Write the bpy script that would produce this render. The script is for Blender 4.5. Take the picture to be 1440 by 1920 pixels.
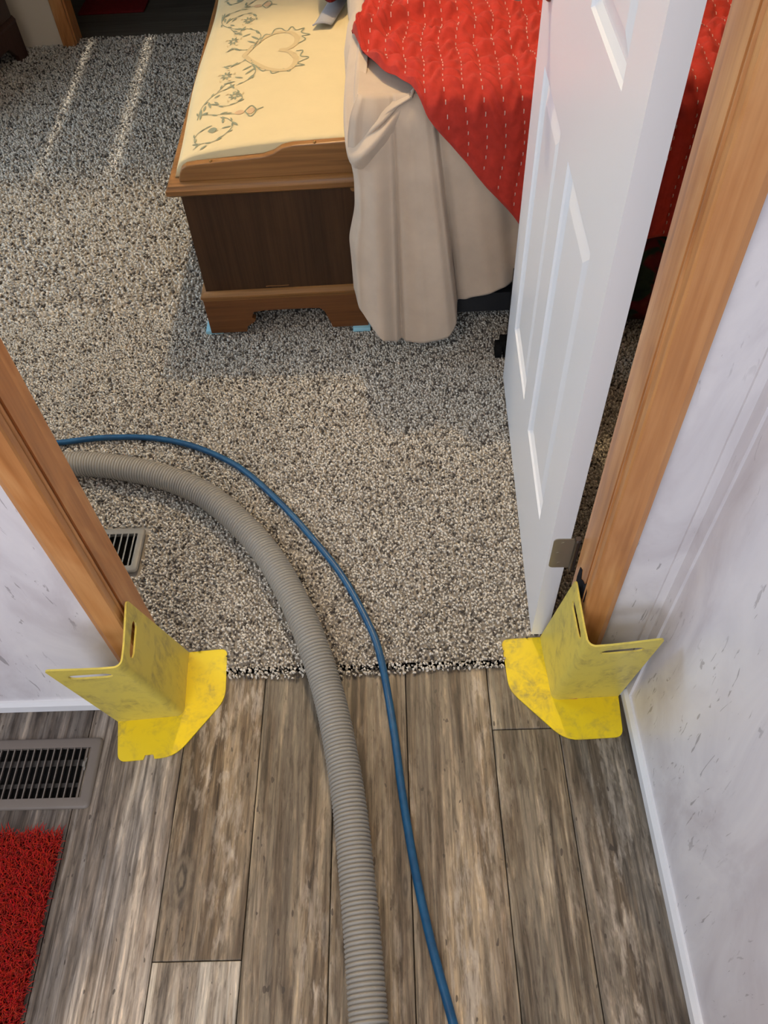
import bpy, bmesh, math, random
import numpy as np
from mathutils import Vector, Matrix
random.seed(7); rng = np.random.default_rng(7)
for o in list(bpy.data.objects): bpy.data.objects.remove(o)
S = bpy.context.scene; COL = S.collection
# ---------------------------------------------------------------- camera
PITCH, YAW, ROLL, FPX = math.radians(52.14606), math.radians(-2.3015), math.radians(-3.83247), 1469.72
f0 = Vector((math.sin(YAW), math.cos(YAW), 0)); r0 = Vector((math.cos(YAW), -math.sin(YAW), 0)); u0 = Vector((0, 0, 1))
fw = f0*math.cos(PITCH) - u0*math.sin(PITCH); uu = u0*math.cos(PITCH) + f0*math.sin(PITCH)
rr = r0*math.cos(ROLL) + uu*math.sin(ROLL); up = uu*math.cos(ROLL) - r0*math.sin(ROLL)
cd = bpy.data.cameras.new('camera'); cam = bpy.data.objects.new('camera', cd); COL.objects.link(cam)
M = Matrix((rr, up, -fw)).transposed().to_4x4(); M.translation = (0, 0, 1.5); cam.matrix_world = M
cd.sensor_fit = 'VERTICAL'; cd.sensor_height = 36; cd.sensor_width = 27; cd.lens = FPX/1920*36; cd.clip_start = .02
S.camera = cam
# ---------------------------------------------------------------- light
S.view_settings.view_transform = 'Standard'; S.view_settings.look = 'None'
S.view_settings.exposure = 0; S.view_settings.gamma = 1; S.view_settings.use_curve_mapping = False
W = bpy.data.worlds.new('world'); S.world = W; W.use_nodes = True
W.node_tree.nodes['Background'].inputs[0].default_value = (.72, .82, 1, 1); W.node_tree.nodes['Background'].inputs[1].default_value = .5
def area(name, loc, direction, sx, sy, power, col, spread=180):
    l = bpy.data.lights.new(name, 'AREA'); l.shape = 'RECTANGLE'; l.size = sx; l.size_y = sy; l.energy = power; l.color = col
    l.spread = math.radians(spread)
    o = bpy.data.objects.new(name, l); COL.objects.link(o); o.location = loc
    o.rotation_euler = Vector(direction).to_track_quat('-Z', 'Y').to_euler(); return o
area('hall_window_light', (-.9, -2.1, 1.55), (.1, 1, -.12), 1.6, 1.3, 34, (.80, .88, 1))
area('hall_bounce_fill', (-.7, -.5, 2.3), (0, .05, -1), .5, .5, 16, (1, .87, .74))  # added warm fill in place of light bounced off the ceiling
area('bedroom_window_light', (-2.32, 2.0, 1.35), (1, -.1, -.12), 1.4, 1.2, 30, (.62, .81, 1))
pl = bpy.data.lights.new('bedroom_lamp_light', 'POINT'); pl.energy = 72; pl.color = (1, .74, .42); pl.shadow_soft_size = .022
po = bpy.data.objects.new('bedroom_lamp_light', pl); COL.objects.link(po); po.location = (-.15, 2.455, 2.26)
sl = bpy.data.lights.new('sun', 'SUN'); sl.energy = 6; sl.color = (1, .9, .75); sl.angle = math.radians(.6)
so = bpy.data.objects.new('sun', sl); COL.objects.link(so); so.rotation_euler = Vector((.05, -1, -.47)).to_track_quat('-Z', 'Y').to_euler()
# ---------------------------------------------------------------- node material helper
def mat(name, rough=.6, spec=.3, col=(.5, .5, .5), metal=0, sheen=0):
    m = bpy.data.materials.new(name); m.use_nodes = True; b = m.node_tree.nodes['Principled BSDF']
    b.inputs['Base Color'].default_value = (*col, 1); b.inputs['Roughness'].default_value = rough
    b.inputs['Specular IOR Level'].default_value = spec; b.inputs['Metallic'].default_value = metal
    if sheen: b.inputs['Sheen Weight'].default_value = sheen
    return m
class N:
    def __init__(s, m): s.m = m; s.t = m.node_tree; s.b = s.t.nodes['Principled BSDF']
    def n(s, typ, **k):
        x = s.t.nodes.new(typ)
        for a, v in k.items():
            if a.startswith('i_'):
                key = a[2:]; key = int(key) if key.isdigit() else key.replace('_', ' ')
                if isinstance(v, bpy.types.NodeSocket): s.t.links.new(v, x.inputs[key])
                else: x.inputs[key].default_value = v
            else: setattr(x, a, v)
        return x
    def coord(s, scale=(1, 1, 1), rnd=False, kind='Object', rot=(0, 0, 0)):
        c = s.n('ShaderNodeTexCoord').outputs[kind]
        if rnd:
            r = s.n('ShaderNodeObjectInfo').outputs['Random']
            v = s.n('ShaderNodeVectorMath', operation='SCALE', i_0=(37, 53, 71), i_Scale=r).outputs[0]
            c = s.n('ShaderNodeVectorMath', operation='ADD', i_0=c, i_1=v).outputs[0]
        return s.n('ShaderNodeMapping', i_Vector=c, i_Scale=scale, i_Rotation=rot).outputs[0]
    def noise(s, vec, scale=1, detail=3, rough=.5, dist=0):
        return s.n('ShaderNodeTexNoise', i_Vector=vec, i_Scale=scale, i_Detail=detail, i_Roughness=rough, i_Distortion=dist).outputs[0]
    def ramp(s, fac, stops, interp='LINEAR'):
        x = s.n('ShaderNodeValToRGB', i_0=fac); e = x.color_ramp.elements; x.color_ramp.interpolation = interp
        while len(e) < len(stops): e.new(.5)
        for i, (p, c) in enumerate(stops):
            e[i].position = p; e[i].color = (*c, 1) if len(c) == 3 else c
        return x.outputs[0]
    def mix(s, fac, a, b, mode='MIX'):
        x = s.n('ShaderNodeMix', data_type='RGBA', blend_type=mode)
        for i, v in ((0, fac), (6, a), (7, b)):
            if isinstance(v, bpy.types.NodeSocket): s.t.links.new(v, x.inputs[i])
            elif i == 0: x.inputs[0].default_value = v
            else: x.inputs[i].default_value = (*v, 1)
        return x.outputs[2]
    def math(s, op, a, b=0.): return s.n('ShaderNodeMath', operation=op, i_0=a, i_1=b).outputs[0]
    def bump(s, h, strength=.3, dist=.002):
        x = s.n('ShaderNodeBump', i_Height=h, i_Strength=strength, i_Distance=dist); s.t.links.new(x.outputs[0], s.b.inputs['Normal'])
    def out(s, c, key='Base Color'): s.t.links.new(c, s.b.inputs[key])
g = lambda v: (v, v, v)
def wood(name, dark, mid, light, axis=2, rough=.42, spec=.4, sc=1., fine=.35, figure=False):
    m = mat(name, rough, spec); n = N(m)
    s = [26*sc]*3; s[axis] = 1.5*sc; c = n.coord(tuple(s), rnd=True)
    a = n.noise(c, 1, 4, .55, 1.2)
    s2 = [160*sc]*3; s2[axis] = 4*sc; b = n.noise(n.coord(tuple(s2), rnd=True), 1, 2, .6)
    s3 = [7*sc]*3; s3[axis] = 1.2*sc; d = n.noise(n.coord(tuple(s3), rnd=True), 1, 2, .5, .6)
    v = n.math('ADD', n.math('MULTIPLY', a, .55), n.math('MULTIPLY', d, .45))
    if figure: e = n.noise(n.coord((9, 9, 2.2), rnd=True), 1, 3, .55, 2.2); v = n.math('ADD', n.math('MULTIPLY', v, .55), n.math('MULTIPLY', e, .45))
    col = n.ramp(v, [(.36, dark), (.5, mid), (.66, light)])
    n.out(n.mix(fine, col, n.ramp(b, [(.35, tuple(x*.62 for x in mid)), (.6, light)]), 'MIX'))
    n.bump(b, .08, .001); return m
MT = {}
MT['alder'] = wood('alder_wood', (.27, .10, .032), (.48, .20, .064), (.68, .37, .155), 2, .30, .5, .8, .16, True)
MT['chest'] = wood('cedar_chest_wood', (.024, .010, .004), (.042, .018, .007), (.066, .030, .012), 2, .45, .3)
MT['chest_trim'] = wood('cedar_trim_wood', (.16, .068, .02), (.24, .108, .032), (.32, .155, .05), 0, .4, .4)
MT['dresser'] = wood('dark_red_wood', (.03, .010, .007), (.052, .018, .012), (.075, .03, .02), 2, .4, .4)
def plank_material(nm, knot=None):
    m = mat(nm, .42, .4); n = N(m)
    oc = n.n('ShaderNodeObjectInfo').outputs['Color']
    a = n.noise(n.coord((34, 1.7, 1), True), 1, 5, .6, 1.0)
    b = n.noise(n.coord((170, 3.0, 1), True), 1, 3, .6, .4)
    d = n.noise(n.coord((9, 1.6, 1), True), 1, 4, .55, .8)
    w = n.noise(n.coord((60, 14, 1), True), 1, 4, .65, .3)
    base = n.ramp(a, [(.33, (.26, .23, .21)), (.45, (.72, .66, .60)), (.55, (1, 1, 1)), (.66, (1.55, 1.5, 1.42))])
    col = n.mix(1, oc, base, 'MULTIPLY')
    fine = n.ramp(b, [(.35, (.50, .48, .46)), (.5, (1, 1, 1)), (.68, (1.35, 1.33, 1.3))])
    col = n.mix(.8, col, fine, 'MULTIPLY')
    blot = n.ramp(d, [(.36, (.58, .58, .60)), (.5, (1, 1, 1)), (.64, (1.3, 1.26, 1.18))])
    col = n.mix(.9, col, blot, 'MULTIPLY')
    pale = n.math('MULTIPLY', n.ramp(d, [(.50, g(0)), (.66, g(1))]), n.ramp(w, [(.48, g(0)), (.60, g(1))]))
    col = n.mix(n.math('MULTIPLY', pale, .6), col, (.44, .39, .33))
    rg = n.noise(n.coord((120, 16, 1), True), 1, 4, .7, .5)
    col = n.mix(.75, col, n.ramp(rg, [(.36, (.42, .40, .38)), (.46, (.92, .92, .92)), (.55, (1.05, 1.05, 1.04)), (.66, (1.6, 1.56, 1.48))]), 'MULTIPLY')
    sp = n.noise(n.coord((95, 38, 1), True), 1, 1, .4)
    col = n.mix(n.math('MULTIPLY', n.ramp(sp, [(.745, g(0)), (.76, g(1))]), .8), col, (.045, .035, .028))
    kn = n.n('ShaderNodeTexVoronoi', i_Vector=n.coord((9, 2.4, 1), True), i_Scale=1.).outputs[0]
    if knot:
        dv = n.n('ShaderNodeVectorMath', operation='SUBTRACT', i_0=n.n('ShaderNodeTexCoord').outputs['Object'], i_1=(*knot, .006)).outputs[0]
        dv = n.n('ShaderNodeVectorMath', operation='MULTIPLY', i_0=dv, i_1=(5.2, 2.1, 0)).outputs[0]
        kn = n.math('ADD', n.n('ShaderNodeVectorMath', operation='LENGTH', i_0=dv).outputs['Value'], n.math('MULTIPLY', n.math('ADD', n.math('SUBTRACT', d, .5), n.math('SUBTRACT', w, .5)), .16))
    ring = n.math('SINE', n.math('MULTIPLY', n.math('ADD', kn, n.math('MULTIPLY', w, .06)), 75.))
    kmask = n.ramp(kn, [(.03, g(1)), (.17 if knot else .07, g(0))])
    col = n.mix(n.math('MULTIPLY', kmask, .75), col, n.ramp(n.math('ADD', n.math('MULTIPLY', ring, .5), .5), [(0, (.05, .042, .034)), (1, (.20, .165, .12))]))
    n.out(col); n.bump(n.math('ADD', a, n.math('MULTIPLY', b, .6)), .12, .001)
    n.out(n.ramp(a, [(.3, g(.55)), (.7, g(.38))]), 'Roughness'); return m
MT['plank'] = plank_material('weathered_vinyl_plank'); MT['plank_knot'] = plank_material('weathered_vinyl_plank_with_knot', (-.046, -.135))
def panel_material():
    m = mat('marbled_wall_vinyl', .36, .45); n = N(m)
    a = n.noise(n.coord((7, 7, 3), kind='Object', rot=(.2, .3, .2)), 1, 5, .6, 1.0)
    col = n.ramp(a, [(.34, (.60, .57, .60)), (.5, (.70, .68, .71)), (.66, (.77, .75, .77))])
    d = n.noise(n.coord((74, 74, 14), rot=(.16, .16, 0)), 1, 3, .62, .8)
    k = n.noise(n.coord((5, 5, 4)), 1, 2, .5)
    mask = n.math('MULTIPLY', n.ramp(d, [(.63, g(0)), (.665, g(1))]), n.ramp(k, [(.42, g(0)), (.54, g(1))]))
    col = n.mix(n.math('MULTIPLY', mask, .6), col, (.20, .18, .19))
    n.out(col); n.bump(a, .05, .002); return m
MT['wall'] = panel_material()
MT['wall_plain'] = mat('painted_bedroom_wall', .7, .2, (.66, .57, .44))
MT['ceiling'] = mat('ceiling_white', .8, .1, (.72, .71, .69))
MT['white_trim'] = mat('white_vinyl_trim', .4, .4, (.74, .75, .78))
MT['door'] = mat('white_door_paint', .30, .5, (.76, .77, .80))
MT['door_edge'] = MT['door']
MT['subfloor'] = mat('dark_subfloor', .9, .1, (.02, .018, .016))
MT['nickel'] = mat('satin_nickel', .35, .5, (.42, .38, .30), .7)
MT['pewter'] = mat('dark_pewter', .3, .5, (.22, .20, .19), 1)
MT['vent_brown'] = mat('taupe_register_enamel', .42, .4, (.165, .142, .125))
MT['vent_grey'] = mat('grey_register_enamel', .42, .4, (.20, .19, .17))
MT['black'] = mat('black_caster_and_duct_shade', .9, .1, (.008, .008, .008))
MT['black_metal'] = mat('black_bed_steel', .5, .3, (.016, .017, .02))
def yellow(nm, c):
    m = mat(nm, .42, .4); n = N(m)
    a = n.noise(n.coord((16, 16, 16), True), 1, 5, .65, .6); b = n.noise(n.coord((60, 60, 25), True), 1, 3, .6, .5)
    k = n.math('MULTIPLY', n.ramp(a, [(.45, g(0)), (.68, g(1))]), n.ramp(b, [(.38, g(0)), (.62, g(1))]))
    n.out(n.mix(n.math('MULTIPLY', k, .75), c, (.28, .215, .08))); return m
MT['yellow'] = yellow('yellow_plastic', (.80, .60, .018)); MT['yellow_sheen'] = yellow('sheen_yellow_plastic', (.66, .545, .105))  # second yellow is paler: gloss on the uprights put into the colour
MT['hose'] = mat('grey_corrugated_hose', .5, .35, (.27, .255, .225))
def bluemat():
    m = mat('blue_rubber_hose', .38, .45); n = N(m); a = n.noise(n.coord((40, 40, 40)), 1, 3, .6)
    n.out(n.ramp(a, [(.3, (.002, .045, .12)), (.7, (.004, .075, .18))])); return m
MT['blue'] = bluemat()
def cloth(name, col, var=.12, sc=30, weave=900, bump=.15, sheen=.3, rough=.9):
    m = mat(name, rough, .1, col, sheen=sheen); n = N(m); a = n.noise(n.coord((sc,)*3), 1, 4, .6)
    n.out(n.ramp(a, [(.3, tuple(c*(1-var) for c in col)), (.7, tuple(min(1, c*(1+var)) for c in col))]))
    n.bump(n.noise(n.coord((weave,)*3), 1, 2, .6), bump, .001); return m
MT['blanket'] = cloth('beige_fleece', (.45, .36, .28), .06, 12, 700, .2, .15)
MT['quilt'] = cloth('red_cotton_quilt', (.36, .030, .020), .12, 60, 500, .15, .05)
MT['sheet'] = cloth('grey_ticking_and_shadow_strip', (.30, .29, .30), .05)
MT['stitch'] = cloth('pale_stitch_thread', (.50, .34, .30), .05)
MT['cushion'] = cloth('cream_upholstery', (.62, .51, .30), .025, 14, 600, .1, .05)
MT['thread_green'] = mat('grey_green_print', .9, .05, (.24, .255, .18))
MT['thread_pink'] = mat('dusty_pink_print', .9, .05, (.52, .36, .22))
MT['thread_tan'] = mat('tan_print', .9, .05, (.54, .42, .24))
MT['foam'] = mat('pale_blue_foam', .7, .2, (.30, .56, .66))
MT['brass'] = mat('aged_brass', .4, .5, (.30, .16, .05), .8)
def floral():
    m = mat('dark_floral_bedspread', .9, .1); n = N(m)
    a = n.noise(n.coord((9, 9, 9)), 1, 2, .5, 1.5); b = n.noise(n.coord((30, 30, 30)), 1, 2, .5)
    c = n.ramp(a, [(.42, (.012, .018, .014)), (.5, (.02, .028, .018)), (.54, (.09, .008, .012)), (.7, (.13, .012, .014))])
    n.out(n.mix(.25, c, n.ramp(b, [(.45, (.01, .01, .01)), (.6, (.03, .05, .025))]))); return m
MT['floral'] = floral()
def attr_mat(name, rough=.95, sheen=.2):
    m = mat(name, rough, .08, sheen=sheen); n = N(m)
    n.out(n.n('ShaderNodeAttribute', attribute_name='pile').outputs[0]); return m
MT['pile'] = attr_mat('speckled_carpet_yarn'); MT['shag'] = attr_mat('red_shag_yarn', .8, .1)
MT['carpet_base'] = mat('carpet_backing', .95, .05, (.30, .27, .23))
MT['rug_base'] = mat('rug_backing', .95, .05, (.16, .006, .006))
MT['scuff'] = mat('black_scuff', .8, .1, (.012, .012, .016))
MT['dark_laminate'] = wood('dark_laminate', (.04, .034, .028), (.07, .06, .048), (.11, .095, .075), 0, .6, .2)
MT['bath_rug'] = cloth('dark_red_mat', (.12, .008, .01), .2, 60, sheen=0)
# ---------------------------------------------------------------- mesh helpers
def link(name, me, m, parent=None):
    o = bpy.data.objects.new(name, me); COL.objects.link(o)
    for x in (m if isinstance(m, (list, tuple)) else [m]): me.materials.append(x)
    if parent is not None: o.parent = parent
    return o
def obj(name, bm, m, parent=None, smooth=False, recalc=True):
    me = bpy.data.meshes.new(name)
    if recalc: bmesh.ops.recalc_face_normals(bm, faces=bm.faces)
    bm.to_mesh(me); bm.free()
    if smooth: me.polygons.foreach_set('use_smooth', [True]*len(me.polygons))
    return link(name, me, m, parent)
def auto(o, ang=35):
    me = o.data; me.polygons.foreach_set('use_smooth', [True]*len(me.polygons))
    me.set_sharp_from_angle(angle=math.radians(ang)); return o
def tag(o, label, cat, group=None, kind=None):
    o['label'] = label; o['category'] = cat
    if group: o['group'] = group
    if kind: o['kind'] = kind
    return o
def empty(name, loc, rz=0):
    o = bpy.data.objects.new(name, None); COL.objects.link(o); o.location = loc; o.rotation_euler = (0, 0, rz); o.empty_display_size = .05; return o
def box(bm, a, b, bev=0):
    a, b = Vector(a), Vector(b); r = bmesh.ops.create_cube(bm, size=1)
    for v in r['verts']: v.co = Vector(((a.x+b.x)/2+v.co.x*abs(b.x-a.x), (a.y+b.y)/2+v.co.y*abs(b.y-a.y), (a.z+b.z)/2+v.co.z*abs(b.z-a.z)))
    if bev:
        es = list({e for v in r['verts'] for e in v.link_edges})
        bmesh.ops.bevel(bm, geom=es, offset=bev, segments=2, affect='EDGES', profile=.5)
    return bm
def bx(name, a, b, m, parent=None, bev=0):
    o = obj(name, box(bmesh.new(), a, b, bev), m, parent)
    return auto(o) if bev else o
def cyl(bm, p, q, r, seg=20, r2=None):
    p, q = Vector(p), Vector(q); d = q-p
    R = bmesh.ops.create_cone(bm, cap_ends=True, segments=seg, radius1=r, radius2=r if r2 is None else r2, depth=d.length)
    bmesh.ops.transform(bm, matrix=Matrix.Translation((p+q)/2) @ d.to_track_quat('Z', 'Y').to_matrix().to_4x4(), verts=R['verts']); return bm
def prism(bm, pts, axis, a, b):
    """extrude a 2-D polygon; axis 0: pts=(y,z), 1: pts=(x,z), 2: pts=(x,y)"""
    def p3(p, t): return (t, p[0], p[1]) if axis == 0 else (p[0], t, p[1]) if axis == 1 else (p[0], p[1], t)
    A = [bm.verts.new(p3(p, a)) for p in pts]; B = [bm.verts.new(p3(p, b)) for p in pts]; n = len(pts)
    fa = bm.faces.new(A); fb = bm.faces.new(B[::-1])
    for i in range(n): bm.faces.new((A[i], B[i], B[(i+1) % n], A[(i+1) % n]))
    return bm
def from_np(name, V, F, m, parent=None, smooth=False, col=None):
    me = bpy.data.meshes.new(name); me.from_pydata([tuple(map(float, v)) for v in V], [], [tuple(map(int, f)) for f in F]); 
    if smooth: me.polygons.foreach_set('use_smooth', [True]*len(me.polygons))
    return link(name, me, m, parent)
def fast_mesh(name, V, T, m, col, parent=None):
    me = bpy.data.meshes.new(name); me.vertices.add(len(V)); me.vertices.foreach_set('co', V.astype(np.float32).ravel())
    me.loops.add(T.size); me.loops.foreach_set('vertex_index', T.astype(np.int32).ravel())
    k = T.shape[1]; me.polygons.add(len(T)); me.polygons.foreach_set('loop_start', np.arange(0, T.size, k, dtype=np.int32))
    me.polygons.foreach_set('use_smooth', np.ones(len(T), bool))
    me.update(calc_edges=True); at = me.color_attributes.new('pile', 'FLOAT_COLOR', 'POINT')
    at.data.foreach_set('color', col.astype(np.float32).ravel()); return link(name, me, m, parent)
def grid_faces(nu, nv, close_u=False):
    F = []
    for i in range(nu - (0 if close_u else 1)):
        for j in range(nv-1):
            a = i*nv+j; b = ((i+1) % nu)*nv+j; F.append((a, b, b+1, a+1))
    return F
def catmull(P, n):
    P = np.array(P, float); P = np.vstack([2*P[0]-P[1], P, 2*P[-1]-P[-2]]); out = []
    for i in range(1, len(P)-2):
        for t in np.linspace(0, 1, n, endpoint=False):
            a, b, c, d = P[i-1:i+3]
            out.append(.5*((2*b)+(-a+c)*t+(2*a-5*b+4*c-d)*t*t+(-a+3*b-3*c+d)*t**3))
    out.append(P[-2]); return np.array(out)
def resample(P, step):
    d = np.r_[0, np.cumsum(np.linalg.norm(np.diff(P, axis=0), axis=1))]; n = max(2, int(d[-1]/step)); s = np.linspace(0, d[-1], n+1)
    return np.stack([np.interp(s, d, P[:, k]) for k in range(3)], 1), s
def sweep(P, rad, seg, caps=True, flat=1.):
    """tube along P with radius array; returns V,F"""
    n = len(P); T = np.gradient(P, axis=0); T /= np.linalg.norm(T, axis=1)[:, None]
    up_ = np.array([0, 0, 1.]); V = []
    for i in range(n):
        s = np.cross(T[i], up_); s /= np.linalg.norm(s)+1e-9; u = np.cross(s, T[i])
        a = np.linspace(0, 2*np.pi, seg, endpoint=False)
        V.append(P[i]+rad[i]*(np.cos(a)[:, None]*s+flat*np.sin(a)[:, None]*u))
    V = np.concatenate(V); F = []
    for i in range(n-1):
        for j in range(seg):
            F.append((i*seg+j, i*seg+(j+1) % seg, (i+1)*seg+(j+1) % seg, (i+1)*seg+j))
    if caps: F += [tuple(range(seg))[::-1], tuple((n-1)*seg+j for j in range(seg))]
    return V, F
# ================================================================ STRUCTURE
YW, YB = .685, .765          # hall face / bedroom face of the doorway wall
JL, JR = -.488, .302         # jamb faces
XR = .437                    # right hall wall
H = 2.36
def st(o, label, cat): return tag(o, label, cat, kind='structure')
# floors
fl = bx('floor', (-2.2, -2.2, -.05), (XR+.02, .745, -.012), MT['subfloor'])
st(fl, 'hall floor of weathered grey-brown wood-look planks in front of the doorway', 'floor')
edges = [-2.2, -1.99, -1.83, -1.63, -1.43, -1.23, -.962, -.86, -.650, -.453, -.300, -.152, -.008, .161, .292, XR]
tone = {7: (.15, .132, .118), 8: (.33, .292, .252), 9: (.185, .155, .118), 10: (.215, .180, .134), 11: (.19, .158, .118), 12: (.20, .165, .122), 13: (.16, .138, .106), 14: (.118, .103, .085)}
cuts = {7: [-.6], 8: [-1.0], 9: [-1.1, .217], 10: [-.75], 11: [-1.2, -.25], 12: [-.9], 13: [-.7, .609], 14: [-.35]}
def plank(x0, x1, y0, y1, col):
    gp = .0008; b = bmesh.new(); box(b, (-(x1-x0)/2+gp, -(y1-y0)/2+gp, -.006), ((x1-x0)/2-gp, (y1-y0)/2-gp, .006))
    es = [e for e in b.edges if all(v.co.z > 0 for v in e.verts)]
    bmesh.ops.bevel(b, geom=es, offset=.0012, segments=1, affect='EDGES')
    o = obj('plank', b, MT['plank_knot'] if abs(x0+.453) < .01 and y1 > .7 else MT['plank'], fl); o.location = ((x0+x1)/2, (y0+y1)/2, -.006); o.color = (*col, 1)
VX0, VX1, VY0, VY1 = -1.0, -.650, .492, .602     # duct opening of the hall register
for i in range(len(edges)-1):
    ys = [-2.2]+cuts.get(i, [random.uniform(-1.2, -.2)])+[.745]
    for k in range(len(ys)-1):
        base = np.array(tone.get(i, (.21, .18, .15)))*random.uniform(.9, 1.1)
        if i == 9 and k == 2: base = np.array((.17, .138, .10))
        if i == 9 and k == 1: base = np.array((.36, .335, .295))
        if i == 13 and k == 2: base = np.array((.17, .148, .115))
        x0, x1, y0, y1 = edges[i], edges[i+1], ys[k], ys[k+1]
        if x0 < VX1-.005 and x1 > VX0 and y1 > VY1 and y0 < VY1:
            if y0 < VY0: plank(x0, x1, y0, VY0, base)
            plank(x0, x1, VY1, y1, base)
        else: plank(x0, x1, y0, y1, base)
# walls
WT = MT['wall']
def wall(name, parts, m, label):
    bm = bmesh.new()
    for a, b in parts: box(bm, a, b)
    return st(obj(name, bm, m), label, 'wall')
wall('wall_front', [((-2.2, YW, 0), (JL-.018, YB, H)), ((JR+.018, YW, 0), (XR, YB, H)), ((JL-.018, YW, 2.06), (JR+.018, YB, H)), ((-2.5, YW+.02, 0), (-2.2, YB, H)), ((XR, YW+.02, 0), (2.1, YB, H))], WT, 'white marbled vinyl wall panel around the bedroom doorway')
wall('wall_right', [((XR, -2.3, -.05), (XR+.08, YW+.02, H))], WT, 'white marbled vinyl hall wall with dark streaks on the right')
wall('wall_left', [((-2.3, -2.3, -.05), (-2.2, YB, H))], WT, 'marbled hall wall out of view to the left')
wall('wall_back', [((-2.2, -2.3, -.05), (-1.75, -2.2, H)), ((-.05, -2.3, -.05), (XR, -2.2, H)), ((-1.75, -2.3, -.05), (-.05, -2.2, .85)), ((-1.75, -2.3, 2.2), (-.05, -2.2, H))], WT, 'hall wall with a window behind the viewer')
st(bx('ceiling', (-2.6, -2.4, H), (2.2, 6.6, H+.08), MT['ceiling']), 'white ceiling over the hall and bedroom', 'ceiling')
wall('wall_bedroom_left', [((-2.5, YB, -.05), (-2.4, 1.3, H)), ((-2.5, 2.7, -.05), (-2.4, 6.5, H)), ((-2.5, 1.3, -.05), (-2.4, 2.7, .75)), ((-2.5, 1.3, 1.95), (-2.4, 2.7, H))], MT['wall_plain'], 'bedroom side wall with a window on the left')
wall('wall_bedroom_right', [((2.1, YB, -.05), (2.2, 6.5, H))], MT['wall_plain'], 'bedroom wall at the head of the bed')
YF = 3.985
wall('wall_bedroom_far', [((-2.4, YF, 0), (-1.50, YF+.08, H)), ((-.55, YF, 0), (2.1, YF+.08, H)), ((-1.50, YF, 2.05), (-.55, YF+.08, H))], MT['wall_plain'], 'pale bedroom wall stub beside the far doorway')
wall('wall_far_room', [((-2.4, 6.2, -.05), (-1.9, 6.28, H)), ((-.75, 6.2, -.05), (2.1, 6.28, H)), ((-1.9, 6.2, -.05), (-.75, 6.28, 1.03)), ((-1.9, 6.2, 1.65), (-.75, 6.28, H))], MT['wall_plain'], 'wall of the room beyond with an unseen window admitting the sun streaks')
wall('lamp_cut_beam', [((-2.4, 2.497, 1.95), (2.1, 2.62, H))], MT['ceiling'], 'unseen ceiling beam added to keep lamp light off the far carpet')  # beam added out of view, placed to cut the lamp light beyond it
cu = tag(empty('sun_gap_curtain', (-1.35, 6.18, .85)), 'unseen dark curtain panels added so their gaps shape the sun streaks', 'curtain')  # panels added out of view, gaps placed to shape the sun streaks
for a, b in ((-.62, -.155), (-.125, .115), (.16, .66)):
    V = []; n = 24
    for i in range(n+1):
        x = a+(b-a)*i/n; V += [(x, -.012+.008*math.sin(i*1.9), 0), (x, -.012+.008*math.sin(i*1.9), .95)]
    o = from_np('sun_gap_panel', V, grid_faces(n+1, 2), MT['bath_rug'], cu, True); md = o.modifiers.new('s', 'SOLIDIFY'); md.thickness = .004
# baseboards, corner batten
def base_profile(bm, p, q, nrm, h=.034, t=.010):
    d = Vector(q)-Vector(p); n_ = Vector(nrm)
    prof = [(0, 0), (t, 0), (t, h*.7), (t*.45, h), (0, h)]; A = []
    for e in (p, q): A.append([bm.verts.new(Vector(e)+n_*a+Vector((0, 0, z))) for a, z in prof])
    for i in range(5): bm.faces.new((A[0][i], A[0][(i+1) % 5], A[1][(i+1) % 5], A[1][i]))
    bm.faces.new(A[0]); bm.faces.new(A[1][::-1]); return bm
st(obj('baseboard_front', base_profile(bmesh.new(), (-2.2, YW, 0), (-.537, YW, 0), (0, -1, 0)), MT['white_trim']), 'thin white base strip under the left wall panel', 'baseboard')
st(obj('baseboard_corner', base_profile(bmesh.new(), (.348, YW, 0), (XR, YW, 0), (0, -1, 0)), MT['white_trim']), 'short white base strip behind the right corner guard', 'baseboard')
st(obj('baseboard_right', base_profile(bmesh.new(), (XR, YW-.011, 0), (XR, -2.2, 0), (-1, 0, 0)), MT['white_trim']), 'thin white base strip along the right hall wall', 'baseboard')
bm = bmesh.new(); prism(bm, [(XR, YW), (XR-.019, YW), (XR-.019, YW-.004), (XR-.006, YW-.006), (XR-.005, YW-.028), (XR, YW-.028)], 2, .035, H-.02)
st(obj('trim_1', bm, WT), 'white corner batten where the two wall panels meet', 'trim')
# door frames -----------------------------------------------------------------
def frame_side(name, s, xj, label):
    """s=-1 left, +1 right; jamb face at xj"""
    root = st(empty(name, (xj, YW, 0)), label, 'door frame')
    def P(x, y): return (s*x, y-YW)           # x measured outwards from the jamb face
    def pr(nm, pts, z0, z1, m=MT['alder']):
        b = bmesh.new(); prism(b, [P(*p) for p in pts], 2, z0, z1); return obj(nm, b, m, root)
    pr('jamb', [(0, .690), (.017, .690), (.017, YB+.002), (0, YB+.002)], 0.001, 2.06)
    pr('casing', [(-.004, .684), (-.004, .672), (-.002, .668), (.034, .667), (.044, .671), (.047, .684)], 0.001, 2.10)
    pr('bead', [(-.003, .6855), (-.006, .687), (-.006, .690), (-.002, .692), (.012, .692), (.012, .6855)], 0.001, 2.05)
    pr('stop', [(-.004, .700), (-.0005, .700), (-.0005, .740), (-.004, .740)], 0.001, 2.05)
    return root
frL = frame_side('trim_2', -1, JL, 'orange-brown alder door frame on the left of the doorway')
frR = frame_side('trim_3', 1, JR, 'orange-brown alder door frame on the right behind the hinged door')
bm = bmesh.new()     # black scuff on the jamb face, just above the guard
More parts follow.
